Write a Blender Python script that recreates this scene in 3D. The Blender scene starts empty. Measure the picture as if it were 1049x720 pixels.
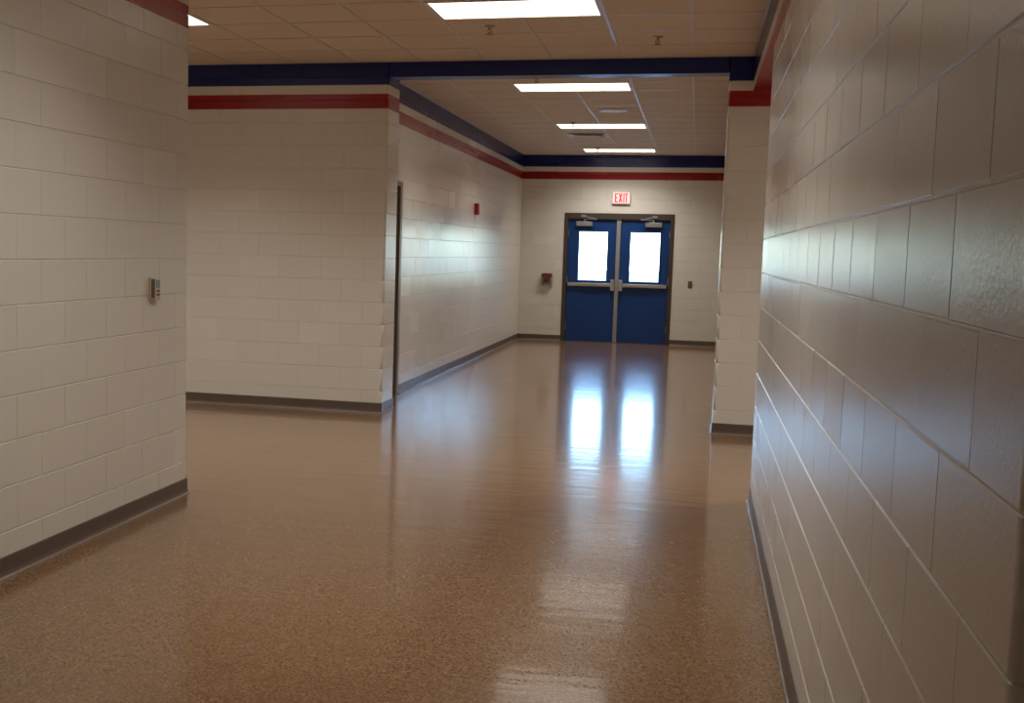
import bpy, bmesh, math, random
from mathutils import Vector, Matrix
random.seed(7)
SC = bpy.context.scene
COL = SC.collection

# ------------------------------------------------------------------ camera
F_PX, CX, CY, W, H = 1177.97, 412.98, 364.10, 1049.0, 720.0
YAW, PITCH, ROLL, CAM_Z = 0.2473, -0.0925, 0.0252, 1.5147
cam = bpy.data.cameras.new('camera')
cam_ob = bpy.data.objects.new('camera', cam)
COL.objects.link(cam_ob)
cam.sensor_fit = 'HORIZONTAL'
cam.sensor_width = 36.0
cam.lens = F_PX / W * 36.0
cam.shift_x = (W / 2 - CX) / W
cam.shift_y = (CY - H / 2) / W
cam.clip_start = 0.02
cam.clip_end = 300
fwd = Vector((-math.sin(YAW) * math.cos(PITCH), math.cos(YAW) * math.cos(PITCH), math.sin(PITCH)))
r0 = Vector((math.cos(YAW), math.sin(YAW), 0))
u0 = r0.cross(fwd)
rt = math.cos(ROLL) * r0 + math.sin(ROLL) * u0
up = -math.sin(ROLL) * r0 + math.cos(ROLL) * u0
m = Matrix((rt, up, -fwd)).transposed().to_4x4()
m.translation = Vector((0, 0, CAM_Z))
cam_ob.matrix_world = m
SC.camera = cam_ob

# ------------------------------------------------------------------ world, exposure
world = bpy.data.worlds.new('sky')
SC.world = world
world.use_nodes = True
wn = world.node_tree.nodes
wl = world.node_tree.links
wn.clear()
w_out = wn.new('ShaderNodeOutputWorld')
w_bg = wn.new('ShaderNodeBackground')
w_sky = wn.new('ShaderNodeTexSky')
w_sky.sky_type = 'NISHITA'
w_sky.sun_disc = False
w_sky.sun_elevation = math.radians(48)
w_sky.sun_rotation = math.radians(200)
w_sky.air_density = 1.0
w_sky.dust_density = 0.6
w_bg.inputs['Strength'].default_value = 0.9
w_tint = wn.new('ShaderNodeMix')           # cool white balance of the daylight against the lamps
w_tint.data_type = 'RGBA'
w_tint.blend_type = 'MULTIPLY'
w_tint.inputs[0].default_value = 1.0
w_tint.inputs[7].default_value = (0.74, 0.97, 1.22, 1)
wl.new(w_sky.outputs[0], w_tint.inputs[6])
wl.new(w_tint.outputs[2], w_bg.inputs['Color'])
wl.new(w_bg.outputs[0], w_out.inputs['Surface'])
vs = SC.view_settings
vs.view_transform = 'Standard'
vs.look = 'None'
vs.exposure = 0.9
vs.gamma = 1.0
vs.use_curve_mapping = False
LAMP, LAMP_W = 1.4, 13.0         # radiance of a lit ceiling diffuser; watts of its tubes' downward beam

# ------------------------------------------------------------------ measured layout (metres)
C = 0.2032                       # block course
XR, YR, YR0 = 0.3854, 7.376, 1.466
XL, YL = -2.952, 6.375
YB, YJ, YH = 10.142, 10.551, 10.342
XC, XC2, XP, XF = -2.756, -2.982, 0.193, 0.42
YE = 19.937
HC, H_BLUE, H_WHITE, H_RED = 3.178, 2.979, 2.897, 2.768
SOFFIT = 3.045
PROUD = 0.0035
SKY_X0, SKY_X1, Y_BACK = -9.0, 5.0, -5.0


# ------------------------------------------------------------------ material helpers
def new_mat(name):
    mt = bpy.data.materials.new(name)
    mt.use_nodes = True
    nt = mt.node_tree
    return mt, nt, nt.nodes['Principled BSDF']


def math_node(nt, op, a, b=None):
    n = nt.nodes.new('ShaderNodeMath')
    n.operation = op
    for i, v in enumerate((a, b)):
        if v is None:
            continue
        if isinstance(v, (int, float)):
            n.inputs[i].default_value = v
        else:
            nt.links.new(v, n.inputs[i])
    return n.outputs[0]


def mix_col(nt, fac, a, b, mode='MIX'):
    n = nt.nodes.new('ShaderNodeMix')
    n.data_type = 'RGBA'
    n.blend_type = mode
    for sock, v in ((n.inputs[0], fac), (n.inputs[6], a), (n.inputs[7], b)):
        if isinstance(v, (int, float)):
            sock.default_value = v
        elif isinstance(v, tuple):
            sock.default_value = (*v, 1)
        else:
            nt.links.new(v, sock)
    return n.outputs[2]


def noise(nt, vec, scale, detail=4, rough=0.5):
    n = nt.nodes.new('ShaderNodeTexNoise')
    n.inputs['Scale'].default_value = scale
    n.inputs['Detail'].default_value = detail
    n.inputs['Roughness'].default_value = rough
    if vec is not None:
        nt.links.new(vec, n.inputs['Vector'])
    return n


def bump(nt, bsdf, height, strength, dist):
    b = nt.nodes.new('ShaderNodeBump')
    b.inputs['Strength'].default_value = strength
    b.inputs['Distance'].default_value = dist
    nt.links.new(height, b.inputs['Height'])
    nt.links.new(b.outputs[0], bsdf.inputs['Normal'])


def plain(name, col, rough=0.5, metal=0.0, emit=None, emit_s=0.0, grain=0.06):
    mt, nt, b = new_mat(name)
    geo = nt.nodes.new('ShaderNodeNewGeometry')
    n = noise(nt, geo.outputs['Position'], 35, 3)
    dark = tuple(c * (1 - grain) for c in col)
    lite = tuple(min(1, c * (1 + grain)) for c in col)
    nt.links.new(mix_col(nt, n.outputs[0], dark, lite), b.inputs['Base Color'])
    b.inputs['Roughness'].default_value = rough
    b.inputs['Metallic'].default_value = metal
    if emit:
        b.inputs['Emission Color'].default_value = (*emit, 1)
        b.inputs['Emission Strength'].default_value = emit_s
    return mt


def wall_paint():
    mt, nt, b = new_mat('painted_block')
    geo = nt.nodes.new('ShaderNodeNewGeometry')
    sep = nt.nodes.new('ShaderNodeSeparateXYZ')
    nt.links.new(geo.outputs['Position'], sep.inputs[0])
    wob = noise(nt, geo.outputs['Position'], 60, 2)
    z = math_node(nt, 'ADD', sep.outputs[2], math_node(nt, 'MULTIPLY', math_node(nt, 'SUBTRACT', wob.outputs[0], 0.5), 0.004))
    oi = nt.nodes.new('ShaderNodeObjectInfo')
    cream = mix_col(nt, math_node(nt, 'MULTIPLY', oi.outputs['Random'], 0.10), (0.71, 0.66, 0.583), (0.765, 0.715, 0.635))
    red = math_node(nt, 'GREATER_THAN', z, H_RED)
    white = math_node(nt, 'GREATER_THAN', z, H_WHITE + 0.002)
    blue = math_node(nt, 'GREATER_THAN', z, H_BLUE)
    c1 = mix_col(nt, red, cream, (0.33, 0.009, 0.010))
    c2 = mix_col(nt, white, c1, (0.72, 0.67, 0.60))
    c3 = mix_col(nt, blue, c2, (0.004, 0.014, 0.14))
    nt.links.new(c3, b.inputs['Base Color'])
    fine = noise(nt, geo.outputs['Position'], 85, 4, 0.6)
    b.inputs['IOR'].default_value = 1.5
    r = math_node(nt, 'ADD', math_node(nt, 'MULTIPLY', oi.outputs['Random'], 0.05), 0.23)
    nt.links.new(r, b.inputs['Roughness'])
    bump(nt, b, fine.outputs[0], 0.25, 0.004)
    return mt


def floor_mat():
    mt, nt, b = new_mat('speckled_resin_floor')
    geo = nt.nodes.new('ShaderNodeNewGeometry')
    vor = nt.nodes.new('ShaderNodeTexVoronoi')
    vor.inputs['Scale'].default_value = 135
    nt.links.new(geo.outputs['Position'], vor.inputs['Vector'])
    sep = nt.nodes.new('ShaderNodeSeparateColor')
    nt.links.new(vor.outputs['Color'], sep.inputs[0])
    ramp = nt.nodes.new('ShaderNodeValToRGB')
    cr = ramp.color_ramp
    cr.interpolation = 'CONSTANT'
    cr.elements[0].position = 0.0
    cr.elements[0].color = (0.134, 0.067, 0.030, 1)
    cr.elements[1].position = 0.22
    cr.elements[1].color = (0.212, 0.111, 0.050, 1)
    for p, c in ((0.50, (0.270, 0.146, 0.067)), (0.74, (0.322, 0.184, 0.088)), (0.93, (0.398, 0.251, 0.132))):
        e = cr.elements.new(p)
        e.color = (*c, 1)
    nt.links.new(sep.outputs[0], ramp.inputs[0])
    big = noise(nt, geo.outputs['Position'], 0.8, 4)
    col = mix_col(nt, 0.35, ramp.outputs[0], mix_col(nt, big.outputs[0], (0.187, 0.101, 0.046), (0.303, 0.165, 0.078)))
    nt.links.new(col, b.inputs['Base Color'])
    scuff = noise(nt, geo.outputs['Position'], 2.2, 6, 0.6)
    nt.links.new(math_node(nt, 'ADD', math_node(nt, 'MULTIPLY', scuff.outputs[0], 0.10), 0.17), b.inputs['Roughness'])
    b.inputs['Coat Weight'].default_value = 0.7
    b.inputs['Coat Roughness'].default_value = 0.105
    b.inputs['Specular IOR Level'].default_value = 0.3
    b.inputs['IOR'].default_value = 1.5
    mp = nt.nodes.new('ShaderNodeMapping')          # faint trowel ripples across the corridor
    mp.inputs['Scale'].default_value = (1.6, 7.0, 1.0)
    nt.links.new(geo.outputs['Position'], mp.inputs['Vector'])
    wav = noise(nt, mp.outputs[0], 1.0, 3)
    bump(nt, b, wav.outputs[0], 0.55, 0.004)
    nt.links.new(b.inputs['Normal'].links[0].from_socket, b.inputs['Coat Normal'])
    return mt


def tile_mat():
    mt, nt, b = new_mat('acoustic_tile')
    geo = nt.nodes.new('ShaderNodeNewGeometry')
    n = noise(nt, geo.outputs['Position'], 160, 4, 0.7)
    oi = nt.nodes.new('ShaderNodeObjectInfo')
    c = mix_col(nt, n.outputs[0], (0.70, 0.60, 0.49), (0.79, 0.69, 0.58))
    c = mix_col(nt, math_node(nt, 'MULTIPLY', oi.outputs['Random'], 0.12), c, (0.58, 0.48, 0.38))
    nt.links.new(c, b.inputs['Base Color'])
    b.inputs['Roughness'].default_value = 0.9
    bump(nt, b, n.outputs[0], 0.4, 0.003)
    return mt


def glass_mat():
    mt, nt, b = new_mat('clear_glass')
    nt.nodes.remove(b)
    out = nt.nodes['Material Output']
    tr = nt.nodes.new('ShaderNodeBsdfTransparent')
    tr.inputs[0].default_value = (0.95, 0.98, 0.97, 1)
    gl = nt.nodes.new('ShaderNodeBsdfGlossy')
    gl.inputs['Roughness'].default_value = 0.02
    fr = nt.nodes.new('ShaderNodeFresnel')
    fr.inputs[0].default_value = 1.45
    mx = nt.nodes.new('ShaderNodeMixShader')
    nt.links.new(fr.outputs[0], mx.inputs[0])
    nt.links.new(tr.outputs[0], mx.inputs[1])
    nt.links.new(gl.outputs[0], mx.inputs[2])
    nt.links.new(mx.outputs[0], out.inputs[0])
    return mt


M = {
    'paint': wall_paint(), 'floor': floor_mat(), 'tile': tile_mat(), 'glass': glass_mat(),
    'base': plain('brown_vinyl_base', (0.12, 0.082, 0.064), 0.34),
    'tee': plain('white_grid_metal', (0.66, 0.60, 0.53), 0.33),
    'lamp_frame': plain('white_lamp_frame', (0.72, 0.68, 0.60), 0.4),
    'diffuser': plain('lit_diffuser', (0.9, 0.88, 0.82), 0.5, 0, (1.0, 0.93, 0.82), LAMP),
    'door': plain('blue_door_paint', (0.003, 0.039, 0.165), 0.38),
    'frame': plain('bronze_frame_paint', (0.060, 0.043, 0.031), 0.42),
    'lit_side_frame': plain('brown_frame_painted_lit', (0.20, 0.155, 0.11), 0.42),  # lighter copy of the frame brown; light on the reveal put into the colour
    'sealant': plain('pale_sealant', (0.22, 0.185, 0.155), 0.22),
    'mullion': plain('grey_mullion', (0.27, 0.245, 0.22), 0.4),
    'steel': plain('satin_steel', (0.62, 0.61, 0.60), 0.33, 0.85),
    'alu': plain('aluminium_closer', (0.33, 0.32, 0.31), 0.4, 0.5),
    'sign': plain('lit_exit_face', (0.80, 0.52, 0.48), 0.45, 0, (1.0, 0.58, 0.54), 0.36),
    'sign_body': plain('white_sign_body', (0.7, 0.66, 0.6), 0.45),
    'exit_red': plain('lit_exit_letters', (0.6, 0.03, 0.05), 0.5, 0, (0.75, 0.03, 0.05), 0.35),
    'red': plain('red_alarm_plastic', (0.42, 0.012, 0.015), 0.4),
    'dark': plain('dark_plastic', (0.03, 0.026, 0.022), 0.45),
    'beige': plain('beige_plastic', (0.55, 0.48, 0.39), 0.45),
    'plate': plain('brown_switch_plate', (0.16, 0.125, 0.09), 0.4),
    'screen': plain('grey_green_screen', (0.20, 0.27, 0.28), 0.25),
    'rust': plain('rust_red_keys', (0.30, 0.10, 0.055), 0.5),
    'white': plain('white_plastic', (0.84, 0.81, 0.75), 0.35),
    'wood': plain('dark_door_veneer', (0.045, 0.026, 0.018), 0.5),
    'concrete': plain('pale_concrete', (0.55, 0.54, 0.52), 0.85),
    'hood': plain('dark_red_hood', (0.10, 0.028, 0.022), 0.4),
    'brass': plain('dull_brass', (0.40, 0.31, 0.20), 0.35, 0.8),
    'cover': plain('smoky_cover_rim', (0.50, 0.41, 0.34), 0.25),
}


# ------------------------------------------------------------------ object helpers
def link(name, me, parent=None, loc=None, rotz=0.0):
    o = bpy.data.objects.new(name, me)
    COL.objects.link(o)
    if parent:
        o.parent = parent
    if loc is not None:
        o.location = loc
    o.rotation_euler = (0, 0, rotz)
    return o


def finish(bm, name, mat, smooth=False):
    bmesh.ops.recalc_face_normals(bm, faces=bm.faces)
    me = bpy.data.meshes.new(name)
    bm.to_mesh(me)
    bm.free()
    me.materials.append(mat)
    if smooth:
        for p in me.polygons:
            p.use_smooth = True
    return me


def add_box(bm, x0, x1, y0, y1, z0, z1, bev=0.0, seg=2):
    g = bmesh.ops.create_cube(bm, size=1)
    vv = g['verts']
    for v in vv:
        v.co = Vector((x0 + (v.co.x + .5) * (x1 - x0), y0 + (v.co.y + .5) * (y1 - y0), z0 + (v.co.z + .5) * (z1 - z0)))
    if bev:
        es = list({e for v in vv for e in v.link_edges})
        bmesh.ops.bevel(bm, geom=es, offset=bev, segments=seg, affect='EDGES', profile=0.5)
    return bm


def add_cyl(bm, p0, p1, r, r2=None, seg=16):
    p0, p1 = Vector(p0), Vector(p1)
    d = p1 - p0
    mt = Matrix.Translation((p0 + p1) / 2) @ d.to_track_quat('Z', 'Y').to_matrix().to_4x4()
    bmesh.ops.create_cone(bm, cap_ends=True, segments=seg, radius1=r, radius2=r if r2 is None else r2, depth=d.length, matrix=mt)
    return bm


def box(name, dims, mat, parent=None, bev=0.0, seg=2):
    bm = bmesh.new()
    add_box(bm, *dims, bev=bev, seg=seg)
    return link(name, finish(bm, name, mat), parent)


def struct(o):
    o['kind'] = 'structure'
    return o


def thing(name, label, cat, loc=(0, 0, 0), rotz=0, group=None):
    o = bpy.data.objects.new(name, None)
    o.empty_display_size = 0.05
    COL.objects.link(o)
    o.location = loc
    o.rotation_euler = (0, 0, rotz)
    tag(o, label, cat, group)
    return o


def tag(o, label, cat, group=None):
    o['label'] = label
    o['category'] = cat
    if group:
        o['group'] = group


# ------------------------------------------------------------------ block walls
CACHE = {}


def flat_block(l, h, tight=True):
    """front face of one block: chamfered slab, local X along wall, -Y out, centre on base plane"""
    key = ('f', round(l, 3), round(h, 3), tight)
    if key not in CACHE:
        gx, gz, ch, cz, b = 0.0008, 0.0022, 0.0016, 0.0034, 0.012
        if tight:                        # heads of these joints are nearly filled with paint
            gx, gz, ch, cz = 0.0002, 0.0012, 0.0006, 0.0028
        x, z = l / 2 - gx, h / 2 - gz
        vs_, fs = [], []
        for (dx, dz, y) in ((x, z, b), (x, z, 0.0), (x - ch, z - cz, -PROUD)):
            vs_ += [(-dx, y, -dz), (dx, y, -dz), (dx, y, dz), (-dx, y, dz)]
        for k in (0, 4):
            for i in range(4):
                j = (i + 1) % 4
                fs.append((k + i, k + j, k + 4 + j, k + 4 + i))
        fs += [(8, 9, 10, 11), (3, 2, 1, 0)]
        me = bpy.data.meshes.new('concrete_block')
        me.from_pydata(vs_, [], fs)
        bm = bmesh.new()
        bm.from_mesh(me)
        bmesh.ops.recalc_face_normals(bm, faces=bm.faces)
        bm.to_mesh(me)
        bm.free()
        me.materials.append(M['paint'])
        CACHE[key] = me
    return CACHE[key]


def corner_block(l, h, depth, left, right, r=0.022):
    """full-depth end block with rounded front corners (local X along wall, -Y out, y=0 is base plane)"""
    key = ('c', round(l, 3), round(h, 3), round(depth, 3), left, right)
    if key not in CACHE:
        g, ch = 0.0018, 0.0026
        x0, x1 = -l / 2 + (0 if left else g), l / 2 - (0 if right else g)
        y0, y1 = -PROUD, depth
        pts = []

        def arc(cx, cy, a0):
            for k in range(6):
                a = a0 + k * math.pi / 10
                pts.append((cx + r * math.cos(a), cy + r * math.sin(a)))
        if left:
            arc(x0 + r, y0 + r, math.pi)
        else:
            pts.append((x0, y0))
        if right:
            arc(x1 - r, y0 + r, 1.5 * math.pi)
        else:
            pts.append((x1, y0))
        if right and depth > 0.3:
            arc(x1 - r, y1 - r, 0)
        else:
            pts.append((x1, y1))
        if left and depth > 0.3:
            arc(x0 + r, y1 - r, 0.5 * math.pi)
        else:
            pts.append((x0, y1))
        n = len(pts)
        mx = sum(p[0] for p in pts) / n
        my = sum(p[1] for p in pts) / n
        v, f = [], []
        for z, ins in ((-h / 2 + g, ch), (-h / 2 + g + ch, 0), (h / 2 - g - ch, 0), (h / 2 - g, ch)):
            for px, py in pts:
                sx = 1 - ins / max(1e-6, (x1 - x0) / 2)
                sy = 1 - ins / max(1e-6, (y1 - y0) / 2)
                cx, cy = (x0 + x1) / 2, (y0 + y1) / 2
                v.append((cx + (px - cx) * sx, cy + (py - cy) * sy, z))
        for k in range(3):
            for i in range(n):
                j = (i + 1) % n
                f.append((k * n + i, k * n + j, (k + 1) * n + j, (k + 1) * n + i))
        f.append(tuple(range(n))[::-1])
        f.append(tuple(range(3 * n, 4 * n)))
        me = bpy.data.meshes.new('concrete_block')
        me.from_pydata(v, [], f)
        me.materials.append(M['paint'])
        for p in me.polygons:
            xs_ = [v[k][0] for k in p.vertices] if len(p.vertices) == 4 else []
            ys_ = [v[k][1] for k in p.vertices] if len(p.vertices) == 4 else []
            p.use_smooth = bool(xs_) and .003 < max(xs_) - min(xs_) < .03 and max(ys_) - min(ys_) < .03
        CACHE[key] = me
    return CACHE[key]


def lay(parent, p0, ang, u0, u1, phase, openings=(), ends=(None, None), stuff_from=None, tight=True):
    """blocks of one wall face.  p0 = plan origin, ang = direction of u, face normal = local -Y.
    phase = joint position in u for odd courses; ends = (depth or None) of rounded full-depth end blocks"""
    ca, sa = math.cos(ang), math.sin(ang)
    n_course = 16
    far = bmesh.new()
    nfar = 0

    def put(ua, ub, za, zb, kind):
        nonlocal nfar
        if ub - ua < 0.02 or zb - za < 0.02:
            return
        um, zm = (ua + ub) / 2, (za + zb) / 2
        base = Vector((p0[0] + ca * um - sa * PROUD, p0[1] + sa * um + ca * PROUD, zm))
        if kind is None:
            me = flat_block(ub - ua, zb - za, tight)
        else:
            me = corner_block(ub - ua, zb - za, kind[1], kind[0] == 'L', kind[0] == 'R')
        if stuff_from is not None and um > stuff_from and kind is None:
            mt = Matrix.Translation(base) @ Matrix.Rotation(ang, 4, 'Z')
            t = me.copy()
            t.transform(mt)
            far.from_mesh(t)
            bpy.data.meshes.remove(t)
            nfar += 1
            return
        o = link('concrete_block', me, parent, base, ang)
        if kind is None:
            o.rotation_euler = (random.gauss(0, .0016), 0, ang + random.gauss(0, .0011))
    for i in range(n_course):
        za, zb = i * C, min((i + 1) * C, HC + 0.01)
        ph = phase if i % 2 == 1 else phase + 0.2032
        k = math.ceil((u0 - ph) / 0.4064 + 1e-6)
        cuts = [u0]
        while ph + k * 0.4064 < u1 - 1e-4:
            cuts.append(ph + k * 0.4064)
            k += 1
        cuts.append(u1)
        if len(cuts) > 2 and cuts[1] - cuts[0] < 0.09:
            cuts.pop(1)
        if len(cuts) > 2 and cuts[-1] - cuts[-2] < 0.09:
            cuts.pop(-2)
        for a, b in zip(cuts[:-1], cuts[1:]):
            kind = None
            if ends[0] and a == u0:
                kind = ('L', ends[0])
            if ends[1] and b == u1:
                kind = ('R', ends[1])
            segs = [(a, b, za, zb)]
            for (oa, ob, oza, ozb) in openings:
                nxt = []
                for (sa_, sb_, s0, s1) in segs:
                    if sb_ <= oa or sa_ >= ob or s1 <= oza + .01 or s0 >= ozb - .01:
                        nxt.append((sa_, sb_, s0, s1))
                        continue
                    if sa_ < oa:
                        nxt.append((sa_, oa, s0, s1))
                    if sb_ > ob:
                        nxt.append((ob, sb_, s0, s1))
                    if s1 > ozb:
                        nxt.append((max(sa_, oa), min(sb_, ob), ozb, s1))
                    if s0 < oza:
                        nxt.append((max(sa_, oa), min(sb_, ob), s0, oza))
                segs = nxt
            for s in segs:
                put(*s, kind)
    if nfar:
        o = link('distant_blocks', finish(far, 'distant_blocks', M['paint']), parent)
        o['kind'] = 'stuff'
    else:
        far.free()


def slab(name, boxes, rounded=False):
    bm = bmesh.new()
    for b in boxes:
        add_box(bm, *b, bev=.020 if b[5] > HC and rounded else 0, seg=3)
    return struct(link(name, finish(bm, name, M['paint'])))


P = PROUD
TH = 0.2
# floor and the ceiling backing
fl = struct(box('floor', (SKY_X0, SKY_X1, Y_BACK, YE + 0.12, -0.1, 0.0), M['floor']))
ce = struct(box('ceiling', (SKY_X0, SKY_X1, Y_BACK, YE + 0.2, HC + 0.02, HC + 0.12), M['tile']))

# near left wall
wall = slab('wall_near_left', [(XL - TH, XL - P, Y_BACK, YL - .05, 0, HC + .02)])
lay(wall, (XL, 0), math.pi / 2, 3.2, YL, 5.39 + .4064 - .0, ends=(None, TH - .01))
# near right wall, bullnosed towards the camera
wall = slab('wall_near_right', [(XR + P, XR + TH - .012, YR0 + P, YR - .02, -.03, HC + .05)], True)
lay(wall, (XR, 0), -math.pi / 2, -YR, -YR0, -2.766, ends=(TH - .01, TH - .01), tight=False)
# middle left wall (faces the camera), its end is the corner of the far corridor
wall = slab('wall_middle_left', [(-8.9, XC - P, YB + P, YJ - P, -.03, HC + .05)], True)
lay(wall, (0, YB), 0, -5.2, XC, -3.162, ends=(None, YJ - YB))
# middle right wall (pilaster)
wall = slab('wall_middle_right', [(XP + P, SKY_X1 - .1, YB + P, YJ - P, -.03, HC + .05)], True)
lay(wall, (0, YB), 0, XP, 2.0, XP + .4064, ends=(YJ - YB, None))
# far corridor, left side, with the side doorway
DY0, DY1, DZ = 10.66, 11.56, 2.20
wall = slab('wall_far_left', [(XC2 - TH, XC2 - P, YJ - .1, DY0, 0, HC + .02), (XC2 - TH, XC2 - P, DY1, YE + .1, 0, HC + .02),
                              (XC2 - TH, XC2 - P, DY0, DY1, DZ, HC + .02)])
lay(wall, (XC2, 0), math.pi / 2, YJ, YE, 12.463, openings=[(DY0, DY1, 0, DZ)], stuff_from=15.9)
# end wall with the double doors
FX0, FX1, FZ = -2.235, -0.395, 2.20
wall = slab('wall_far', [(XC2 - TH, FX0, YE + P, YE + TH, 0, HC + .02), (FX1, XF + TH, YE + P, YE + TH, 0, HC + .02),
                         (FX0, FX1, YE + P, YE + TH, FZ, HC + .02)])
lay(wall, (0, YE), 0, XC2, XF, XC2 + .4064, openings=[(FX0, FX1, 0, FZ)])
# walls out of sight that close the space
slab('wall_far_right', [(XF, XF + TH, YJ - .05, YE + .1, 0, HC + .02)])
slab('wall_behind', [(SKY_X0, SKY_X1, Y_BACK - TH, Y_BACK, 0, HC + .02)])
slab('wall_side_left', [(SKY_X0 - TH, SKY_X0, Y_BACK, YE, 0, HC + .02)])
slab('wall_side_right', [(SKY_X1, SKY_X1 + TH, Y_BACK, YE, 0, HC + .02)])
slab('wall_cross_left', [(SKY_X0, XL - TH, YL - TH, YL - .05, 0, HC + .02)])
slab('wall_cross_right', [(XR + TH, SKY_X1, YR - TH, YR - .02, 0, HC + .02)])

# painted header beams
struct(box('trim_1', (XC, XP, YB, YH, SOFFIT, HC + .02), M['paint'], bev=.006))
struct(box('trim_2', (XR, XR + TH, YR - .005, YB, H_WHITE, HC + .02), M['paint'], bev=.004))


# ------------------------------------------------------------------ baseboards: coved vinyl strip swept along a plan line
def baseboard(name, pts):
    prof = [(0, .0), (.016, 0), (.0155, .003), (.010, .010), (.006, .022), (.005, .04), (.005, .088), (.003, .093), (0, .094)]
    pts = [Vector(p) for p in pts]
    bm = bmesh.new()
    rings = []
    for i, p in enumerate(pts):
        ns = []
        if i:
            d = (p - pts[i - 1]).normalized()
            ns.append(Vector((d.y, -d.x)))
        if i < len(pts) - 1:
            d = (pts[i + 1] - p).normalized()
            ns.append(Vector((d.y, -d.x)))
        nn = sum(ns, Vector((0, 0)))
        nn = nn / nn.dot(ns[0])
        rings.append([bm.verts.new((p.x + nn.x * d, p.y + nn.y * d, z)) for d, z in prof])
    for a, b in zip(rings[:-1], rings[1:]):
        for k in range(len(prof) - 1):
            bm.faces.new((a[k], b[k], b[k + 1], a[k + 1]))
    bm.faces.new(rings[0])
    bm.faces.new(rings[-1])
    o = struct(link(name, finish(bm, name, M['base'])))
    bm = bmesh.new()                      # pale bead of sealant along the toe
    rings = []
    for i, p in enumerate(pts):
        ns = []
        if i:
            d = (p - pts[i - 1]).normalized()
            ns.append(Vector((d.y, -d.x)))
        if i < len(pts) - 1:
            d = (pts[i + 1] - p).normalized()
            ns.append(Vector((d.y, -d.x)))
        nn = sum(ns, Vector((0, 0)))
        nn = nn / nn.dot(ns[0])
        rings.append([bm.verts.new((p.x + nn.x * d, p.y + nn.y * d, z)) for d, z in ((.011, .0075), (.0155, .0058), (.0185, .003), (.0195, 0))])
    for a, b in zip(rings[:-1], rings[1:]):
        for k in range(3):
            bm.faces.new((a[k], b[k], b[k + 1], a[k + 1]))
    link('sealant_bead', finish(bm, 'sealant_bead', M['sealant']), o)
    return o


# walking direction keeps the room on the right-hand side of the line
baseboard('baseboard_near_left', [(XL, 0.5), (XL, YL), (XL - TH, YL)])
baseboard('baseboard_near_right', [(XR + TH, YR), (XR, YR), (XR, YR0), (XR + TH, YR0)])
baseboard('baseboard_middle_left', [(-8.9, YB), (XC, YB), (XC, YJ)])
baseboard('baseboard_middle_right', [(XP, YJ), (XP, YB), (4.9, YB)])
baseboard('baseboard_far_left', [(XC2, DY1 + .05), (XC2, YE), (FX0, YE)])
baseboard('baseboard_far_right', [(FX1, YE), (XF, YE)])

# ------------------------------------------------------------------ ceiling: lay-in tiles, runners and tees, fittings
GX, GX0 = 0.59, -0.115
GY = 0.60
Z_T = HC + 0.003


def tile_mesh(w, d):
    key = ('t', round(w, 3), round(d, 3))
    if key not in CACHE:
        bm = bmesh.new()
        add_box(bm, -w / 2, w / 2, -d / 2, d / 2, 0, 0.016, bev=.003, seg=1)
        CACHE[key] = finish(bm, 'ceiling_tile', M['tile'])
    return CACHE[key]


def grid(x_lo, x_hi, y_lo, y_hi, y_ref, skip):
    xs = sorted({x_lo, x_hi} | {round(GX0 + k * GX, 4) for k in range(-16, 3) if x_lo + .05 < GX0 + k * GX < x_hi - .05})
    ys = sorted({y_lo, y_hi} | {round(y_ref - k * GY, 4) for k in range(-2, 30) if y_lo + .05 < y_ref - k * GY < y_hi - .05})
    for xa, xb in zip(xs[:-1], xs[1:]):
        for ya, yb in zip(ys[:-1], ys[1:]):
            xm, ym = (xa + xb) / 2, (ya + yb) / 2
            if any(a < xm < b and c < ym < d for a, b, c, d in skip):
                continue
            link('ceiling_tile', tile_mesh(xb - xa - .018, yb - ya - .018), ce,
                 (xm, ym, Z_T + random.uniform(0, .0015)))
    for x in xs[1:-1]:
        spans = [(y_lo, y_hi)]
        for a, b, c, d in skip:
            if a + .05 < x < b - .05:
                spans = [q for s in spans for q in ((s[0], min(s[1], c)), (max(s[0], d), s[1])) if q[1] - q[0] > .05]
        for s in spans:
            box('grid_runner', (x - .012, x + .012, s[0], s[1], HC - .001, HC + .006), M['tee'], ce)
    for ya in ys[1:-1]:
        for xa, xb in zip(xs[:-1], xs[1:]):
            xm = (xa + xb) / 2
            if any(a < xm < b and c + .05 < ya < d - .05 for a, b, c, d in skip):
                continue
            box('cross_tee', (xa + .012, xb - .012, ya - .012, ya + .012, HC, HC + .006), M['tee'], ce)
    bm = bmesh.new()                     # wall angle round the edge
    add_box(bm, x_lo, x_lo + .02, y_lo, y_hi, HC - .001, HC + .004)
    add_box(bm, x_hi - .02, x_hi, y_lo, y_hi, HC - .001, HC + .004)
    add_box(bm, x_lo, x_hi, y_hi - .02, y_hi, HC - .001, HC + .004)
    add_box(bm, x_lo, x_hi, y_lo, y_lo + .02, HC - .001, HC + .004)
    link('wall_angle', finish(bm, 'wall_angle', M['tee']), ce)


L0, L1 = GX0 - 3 * GX, GX0 - GX          # columns the troffers sit in
far_lamps = [(L0, L1, YE - GY * k, YE - GY * (k - 1)) for k in (14, 8, 2)]
near_y = (YB - 4 * GY, YB - 3 * GY)
near_lamps = [(L0, L1) + near_y, (L0 - 5 * GX, L1 - 5 * GX) + near_y]
vent_cell = (L0, GX0 - 2 * GX, YE - GY * 6, YE - GY * 5)
grid(XC2, XF, YH, YE, YE, far_lamps + [vent_cell])
grid(-6.015, XR, 6.54, YB, YB, near_lamps)


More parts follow.
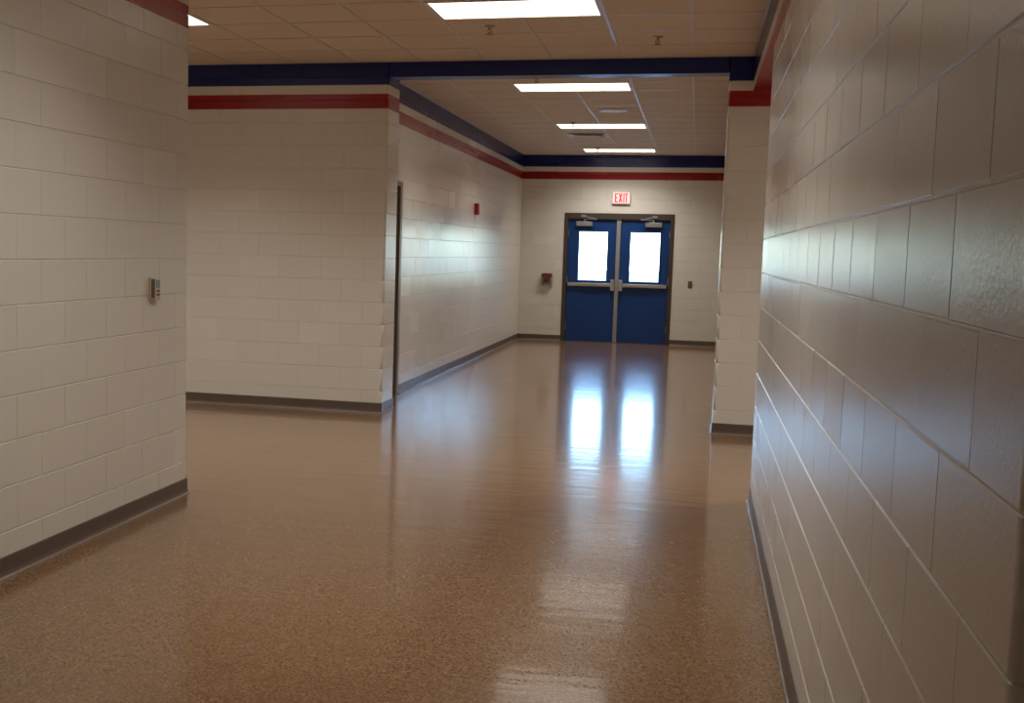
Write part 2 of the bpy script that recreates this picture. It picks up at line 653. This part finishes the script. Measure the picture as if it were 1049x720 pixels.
def troffer(cell, label, group='lit recessed ceiling panels'):
    xa, xb, ya, yb = cell
    cx, cy = (xa + xb) / 2, (ya + yb) / 2
    t = thing('ceiling_light', label, 'light', (cx, cy, HC), 0, group)
    hx, hy = (xb - xa) / 2 - .004, (yb - ya) / 2 - .004
    bm = bmesh.new()
    w = .028
    for d in ((-hx, hx, -hy, -hy + w), (-hx, hx, hy - w, hy), (-hx, -hx + w, -hy + w, hy - w), (hx - w, hx, -hy + w, hy - w)):
        add_box(bm, d[0], d[1], d[2], d[3], -.003, .015)
    link('lamp_frame', finish(bm, 'lamp_frame', M['lamp_frame']), t)
    bm = bmesh.new()
    add_box(bm, -hx + w, hx - w, -hy + w, hy - w, .001, .009)
    link('diffuser', finish(bm, 'diffuser', M['diffuser']), t)
    la = bpy.data.lights.new('tube_light', 'AREA')
    la.shape = 'RECTANGLE'
    la.size, la.size_y = 2 * (hx - w), 2 * (hy - w)
    la.energy = LAMP_W
    la.color = (1.0, 0.97, 0.925)
    la.spread = math.radians(125)
    link('tube_light', la, t, (0, 0, -.002))
    return t


troffer(far_lamps[0], 'lit rectangular ceiling panel just beyond the blue header beam')
troffer(far_lamps[1], 'lit rectangular ceiling panel in the middle of the far corridor ceiling, before the vent')
troffer(far_lamps[2], 'lit rectangular ceiling panel closest to the blue double doors')
troffer(near_lamps[0], 'large lit ceiling panel at the top edge, in front of the blue header beam')
troffer(near_lamps[1], 'lit ceiling panel mostly hidden behind the near left wall, only a white corner showing')
for k, yy in enumerate((4.40, -2.80)):             # unseen panels added to brighten the near walls
    troffer((L0, L1, yy - .3, yy + .3), ('lit ceiling panel over the near corridor, first one out of view',
            'lit ceiling panel over the near corridor, second one out of view')[k])
for k, xx in enumerate((L0 - 10 * GX, L0 + 5 * GX)):  # unseen panels added in both arms to even out the wall light
    troffer((xx, xx + 2 * GX) + near_y, ('lit ceiling panel over the left arm of the cross corridor, out of view',
            'lit ceiling panel over the right arm of the cross corridor, out of view')[k])

# round speaker grille
sp = thing('ceiling_speaker', 'round white speaker grille in the far ceiling between two light panels', 'speaker', (-1.03, 13.76, HC))
bm = bmesh.new()
add_cyl(bm, (0, 0, -.010), (0, 0, .003), .150, .165, 40)
link('grille', finish(bm, 'grille', M['white']), sp)
bm = bmesh.new()
for k in range(40):
    a, b = k * math.tau / 40, (k + 1) * math.tau / 40
    q = []
    for rr, zz in ((.175, 0), (.170, -.008), (.152, -.012), (.150, -.008)):
        q.append(((rr * math.cos(a), rr * math.sin(a), zz), (rr * math.cos(b), rr * math.sin(b), zz)))
    for (p1, p2), (p3, p4) in zip(q[:-1], q[1:]):
        bm.faces.new([bm.verts.new(p) for p in (p1, p2, p4, p3)])
bmesh.ops.remove_doubles(bm, verts=bm.verts, dist=1e-5)
link('rim', finish(bm, 'rim', M['white']), sp)

# square air diffuser: stepped louvre cones
vx, vy = (vent_cell[0] + vent_cell[1]) / 2, (vent_cell[2] + vent_cell[3]) / 2
vt = thing('air_vent', 'square louvred air vent in the far ceiling beyond the middle light panel', 'vent', (vx, vy, HC))
hx = GX / 2 - .006


def frustum(name, r1, z1, r2, z2, mat, thick=.004):
    bm = bmesh.new()
    def ring(r, z):
        return [bm.verts.new((sx * r, sy * r, z)) for sx, sy in ((-1, -1), (1, -1), (1, 1), (-1, 1))]
    rs = [ring(r1, z1), ring(r2, z2), ring(r2 - thick, z2 + .001), ring(r1 - thick, z1)]
    for a, b in ((0, 1), (1, 2), (2, 3), (3, 0)):
        for i in range(4):
            j = (i + 1) % 4
            bm.faces.new((rs[a][i], rs[a][j], rs[b][j], rs[b][i]))
    return link(name, finish(bm, name, mat), vt)


bm = bmesh.new()
add_box(bm, -hx, hx, -hx, hx, .012, .018)
link('back_plate', finish(bm, 'back_plate', M['dark']), vt)
frustum('vent_frame', hx, -.003, hx - .03, .000, M['lamp_frame'], .02)
for r in (.235, .175, .115):
    frustum('louvre', r, -.012, r - .035, .008, M['lamp_frame'])
bm = bmesh.new()
add_box(bm, -.055, .055, -.055, .055, -.012, -.008, bev=.002)
link('centre_plate', finish(bm, 'centre_plate', M['lamp_frame']), vt)


def sprinkler(x, y, label):
    t = thing('sprinkler', label, 'sprinkler', (x, y, HC), 0, 'fire sprinklers in the ceiling')
    bm = bmesh.new()
    add_cyl(bm, (0, 0, -.006), (0, 0, .004), .034, .040, 20)
    link('escutcheon', finish(bm, 'escutcheon', M['brass']), t)
    bm = bmesh.new()
    add_cyl(bm, (0, 0, -.026), (0, 0, -.005), .011, .013, 12)
    for s in (-1, 1):
        add_cyl(bm, (s * .011, 0, -.024), (s * .016, 0, -.038), .0035, None, 8)
        add_cyl(bm, (s * .016, 0, -.038), (s * .002, 0, -.055), .0035, None, 8)
    add_cyl(bm, (0, 0, -.052), (0, 0, -.026), .003, None, 8)
    bo = link('sprinkler_body', finish(bm, 'sprinkler_body', M['brass']), t)
    bm = bmesh.new()
    for k in range(12):
        a = k * math.tau / 12
        add_cyl(bm, (.006 * math.cos(a), .006 * math.sin(a), -.057), (.026 * math.cos(a), .026 * math.sin(a), -.059), .0035, None, 6)
    add_cyl(bm, (0, 0, -.060), (0, 0, -.054), .012, None, 12)
    link('deflector', finish(bm, 'deflector', M['brass']), bo)


sprinkler(-1.575, 8.62, 'small fire sprinkler below the large near light panel')
sprinkler(-0.371, 9.19, 'small fire sprinkler on the near ceiling at right, beside the bright grid line')
sprinkler(-1.56, 11.10, 'tiny fire sprinkler at the front of the first light panel past the header')
sprinkler(-1.62, 15.00, 'tiny fire sprinkler at the front of the middle corridor light panel')
sprinkler(-1.60, 18.55, 'tiny fire sprinkler at the front of the light panel closest to the doors')

# ------------------------------------------------------------------ double doors in the end wall
YD = YE + .035                            # face of the door leaves
bm = bmesh.new()
jw, hd = .066, .10
for d in ((FX0, FX0 + jw, YE - .012, YE + .13, 0, FZ), (FX1 - jw, FX1, YE - .012, YE + .13, 0, FZ), (FX0 + jw, FX1 - jw, YE - .012, YE + .13, FZ - hd, FZ)):
    add_box(bm, *d, bev=.003, seg=1)
for d in ((FX0 + jw, FX0 + jw + .015, YE + .085, YE + .125, 0, FZ - hd), (FX1 - jw - .015, FX1 - jw, YE + .085, YE + .125, 0, FZ - hd),
          (FX0 + jw, FX1 - jw, YE + .085, YE + .125, FZ - hd - .015, FZ - hd)):
    add_box(bm, *d)
frame = struct(link('trim_3', finish(bm, 'trim_3', M['frame'])))
xm = (FX0 + FX1) / 2
box('mullion', (xm - .032, xm + .032, YE + .004, YE + .10, 0, FZ - hd), M['mullion'], frame, bev=.004)
struct(box('trim_4', (FX0 + jw, FX1 - jw, YE + .0, YE + .14, 0, .008), M['frame'], bev=.003))      # threshold


def door_leaf(name, xa, xb, ga, gb, hinge_left):
    za, zb, g0, g1 = .0085, FZ - hd - .006, 1.035, 1.905
    y0, y1 = YD, YD + .045
    bm = bmesh.new()
    for d in ((xa, ga, za, zb), (gb, xb, za, zb), (ga, gb, za, g0), (ga, gb, g1, zb)):
        add_box(bm, d[0], d[1], y0, y1, d[2], d[3])
    bmesh.ops.remove_doubles(bm, verts=bm.verts, dist=1e-5)
    leaf = struct(link(name, finish(bm, name, M['door'])))
    bm = bmesh.new()                      # glazing bead
    w = .022
    for d in ((ga - .004, ga + w, g0 - .004, g1 + .004), (gb - w, gb + .004, g0 - .004, g1 + .004), (ga + w, gb - w, g0 - .004, g0 + w), (ga + w, gb - w, g1 - w, g1 + .004)):
        add_box(bm, d[0], d[1], y0 - .008, y0 + .012, d[2], d[3], bev=.003, seg=1)
    link('glazing_bead', finish(bm, 'glazing_bead', M['door']), leaf)
    box('glass_pane', (ga, gb, y0 + .018, y0 + .024, g0, g1), M['glass'], leaf)
    # exit bar: rail, push pad, latch case at the meeting edge
    s = 1 if hinge_left else -1
    xe = (xb - .035) if hinge_left else (xa + .035)         # latch side
    xh = (xa + .02) if hinge_left else (xb - .02)
    zc = .985
    bar = box('panic_bar', (min(xe, xh), max(xe, xh), y0 - .045, y0 - .012, zc - .030, zc + .030), M['steel'], leaf, bev=.006)
    xp = xe - s * .10
    xq = xh + s * .28
    box('push_pad', (min(xp, xq), max(xp, xq), y0 - .062, y0 - .044, zc - .022, zc + .022), M['steel'], bar, bev=.005)
    box('latch_case', (xe - .03, xe + .03, y0 - .075, y0, zc - .095, zc + .095), M['steel'], bar, bev=.008)
    for xx in (xe, xh + s * .05):
        bm = bmesh.new()
        add_box(bm, xx - .02, xx + .02, y0 - .02, y0, zc - .025, zc + .025)
        link('bar_mount', finish(bm, 'bar_mount', M['alu']), bar)
    # closer
    ca = (xa + .135) if hinge_left else (xb - .135)
    cb = ca + s * .275
    clo = box('door_closer', (min(ca, cb), max(ca, cb), y0 - .06, y0, zb - .115, zb - .035), M['alu'], leaf, bev=.006)
    bm = bmesh.new()
    pv = (ca + cb) / 2
    add_cyl(bm, (pv, y0 - .035, zb - .04), (pv, y0 - .035, zb + .005), .014, None, 12)
    e1 = (pv + s * .20, y0 - .115, zb + .004)
    e2 = (pv - s * .02, y0 - .035, zb + .055)
    for p, q in (((pv, y0 - .035, zb + .004), e1), (e1, e2)):
        add_cyl(bm, p, q, .009, None, 8)
    add_cyl(bm, (e1[0], e1[1], e1[2] - .012), (e1[0], e1[1], e1[2] + .012), .013, None, 10)
    add_box(bm, e2[0] - .04, e2[0] + .04, YE - .03, YE - .012, zb + .035, zb + .075)
    link('closer_arm', finish(bm, 'closer_arm', M['alu']), clo)
    for zz in (.25, 1.07, 1.86):
        xx = xa if hinge_left else xb
        bm = bmesh.new()
        add_cyl(bm, (xx, y0 - .004, zz - .055), (xx, y0 - .004, zz + .055), .008, None, 10)
        link('hinge', finish(bm, 'hinge', M['alu']), leaf)
    return leaf


door_leaf('door_1', FX0 + jw + .004, xm - .034, -1.995, -1.475, True)
door_leaf('door_2', xm + .034, FX1 - jw - .004, -1.128, -0.600, False)

# side doorway of the far corridor: frame coloured lighter as if lit, and a dark leaf
bm = bmesh.new()
for d in ((DY0, DY0 + .05, 0, DZ), (DY1 - .06, DY1 + .03, 0, DZ), (DY0 + .05, DY1 - .06, DZ - .05, DZ)):
    add_box(bm, XC2 - .035, XC2 + .012, d[0], d[1], d[2], d[3], bev=.003, seg=1)
struct(link('trim_5', finish(bm, 'trim_5', M['lit_side_frame'])))
dl = struct(box('door_3', (XC2 - .10, XC2 - .055, DY0 + .01, DY1 - .01, .01, DZ - .054), M['wood'], bev=.002))
bm = bmesh.new()
add_cyl(bm, (XC2 - .056, DY0 + .13, 1.0), (XC2 - .005, DY0 + .13, 1.0), .011, None, 12)
add_cyl(bm, (XC2 - .012, DY0 + .13, 1.0), (XC2 - .012, DY0 + .25, 1.0), .009, None, 10)
add_cyl(bm, (XC2 - .056, DY0 + .13, 1.0), (XC2 - .048, DY0 + .13, 1.0), .027, None, 20)
link('door_handle', finish(bm, 'door_handle', M['steel']), dl)

# ------------------------------------------------------------------ exit sign
es = thing('exit_sign', 'lit white exit sign with red letters on the wall above the blue double doors', 'sign', (-1.29, YE - PROUD + .002, 2.46))
box('sign_body', (-.152, .152, -.045, 0, -.106, .106), M['sign_body'], es, bev=.018, seg=3)
sf = box('sign_face', (-.140, .140, -.049, -.040, -.090, .094), M['sign'], es, bev=.004)


def letter(ch, x, w, h, t=.020):
    bm = bmesh.new()
    y0, y1 = -.053, -.048
    def stroke(ax, az, bx, bz, th):
        d = Vector((bx - ax, bz - az))
        n = Vector((-d.y, d.x)).normalized() * th / 2
        p = [(ax + n.x, az + n.y), (ax - n.x, az - n.y), (bx - n.x, bz - n.y), (bx + n.x, bz + n.y)]
        lo = [bm.verts.new((a, y0, b)) for a, b in p]
        hi = [bm.verts.new((a, y1, b)) for a, b in p]
        bm.faces.new(lo)
        bm.faces.new(hi[::-1])
        for i in range(4):
            j = (i + 1) % 4
            bm.faces.new((lo[i], lo[j], hi[j], hi[i]))
    z0, z1 = -h / 2 + .002, h / 2 + .002
    if ch == 'E':
        stroke(x - w / 2 + t / 2, z0, x - w / 2 + t / 2, z1, t)
        for zz, f in ((z0 + t * .4, 1), (0.002, .8), (z1 - t * .4, 1)):
            stroke(x - w / 2, zz, x - w / 2 + w * f, zz, t * .8)
    elif ch == 'X':
        stroke(x - w / 2 + t / 2, z0, x + w / 2 - t / 2, z1, t)
        stroke(x - w / 2 + t / 2, z1, x + w / 2 - t / 2, z0, t)
    elif ch == 'I':
        stroke(x, z0, x, z1, t)
    elif ch == 'T':
        stroke(x, z0, x, z1, t)
        stroke(x - w / 2, z1 - t * .4, x + w / 2, z1 - t * .4, t * .8)
    link('letter', finish(bm, 'letter', M['exit_red']), sf)


letter('E', -.080, .052, .150)
letter('X', -.012, .062, .150)
letter('I', .042, .02, .150)
letter('T', .085, .056, .150)

# ------------------------------------------------------------------ fire alarm on the left corridor wall
fa = thing('fire_alarm', 'red fire alarm sounder high on the left wall of the far corridor', 'alarm', (XC2 + .003, 15.63, 2.08), math.pi / 2)
ab = box('alarm_body', (-.065, .065, -.052, 0, -.078, .078), M['red'], fa, bev=.008)
box('strobe_lens', (-.018, .018, -.070, -.050, -.020, .062), M['white'], fa, bev=.006)
bm = bmesh.new()
for k in range(4):
    add_box(bm, -.045, .045, -.055, -.050, -.066 + k * .011, -.061 + k * .011)
link('sounder_slots', finish(bm, 'sounder_slots', M['dark']), ab)

# ------------------------------------------------------------------ pull station under a cover, on the end wall
ps = thing('pull_station', 'red fire alarm pull station under a brownish cover, left of the blue doors', 'alarm', (-2.50, YE - .001, 1.045))
box('back_box', (-.100, .100, -.030, 0, -.112, .112), M['cover'], ps, bev=.022, seg=3)
box('hood', (-.088, .088, -.055, -.028, .050, .108), M['hood'], ps, bev=.010)
sb = box('station_body', (-.045, .045, -.058, -.028, -.045, .060), M['red'], ps, bev=.006)
box('pull_handle', (-.034, .034, -.070, -.055, -.028, .006), M['dark'], sb, bev=.004)
bm = bmesh.new()
for d in ((-.092, -.078, -.095, .05), (.078, .092, -.095, .05), (-.092, .092, -.105, -.088)):
    add_box(bm, d[0], d[1], -.062, -.026, d[2], d[3], bev=.004)
link('cover_rim', finish(bm, 'cover_rim', M['cover']), ps)
box('cover_window', (-.078, .078, -.064, -.061, -.088, .050), M['glass'], ps)

# light switch right of the doors
sw = thing('light_switch', 'small brown light switch plate on the end wall, right of the doors', 'switch', (-.095, YE - .001, 1.036))
box('switch_plate', (-.036, .036, -.008, 0, -.058, .058), M['plate'], sw, bev=.003)
box('toggle', (-.006, .006, -.020, -.006, -.008, .016), M['dark'], sw, bev=.002)

# thermostat / key panel on the near left wall
th = thing('thermostat', 'small wall thermostat with greenish screen on the near left wall', 'thermostat', (XL + .001, 5.905, 1.257), math.pi / 2)
box('back_plate', (-.040, .040, -.012, 0, -.064, .064), M['beige'], th, bev=.003)
hs = box('housing', (-.036, .036, -.034, -.010, -.060, .060), M['beige'], th, bev=.005)
box('screen', (-.018, .026, -.036, -.032, .006, .050), M['screen'], hs, bev=.001)
for k in range(2):
    for j in range(2):
        box('button', (-.012 + k * .020, .003 + k * .020, -.038, -.032, -.018 - j * .020, -.006 - j * .020), M['rust'], hs, bev=.0015)
box('side_grip', (-.0375, -.030, -.0345, -.012, -.050, .054), M['plate'], th, bev=.002)

# ------------------------------------------------------------------ outside, seen only through the door glass
struct(box('trim_6', (-40, 40, YE + .21, YE + 90, -.25, -.05), M['concrete']))
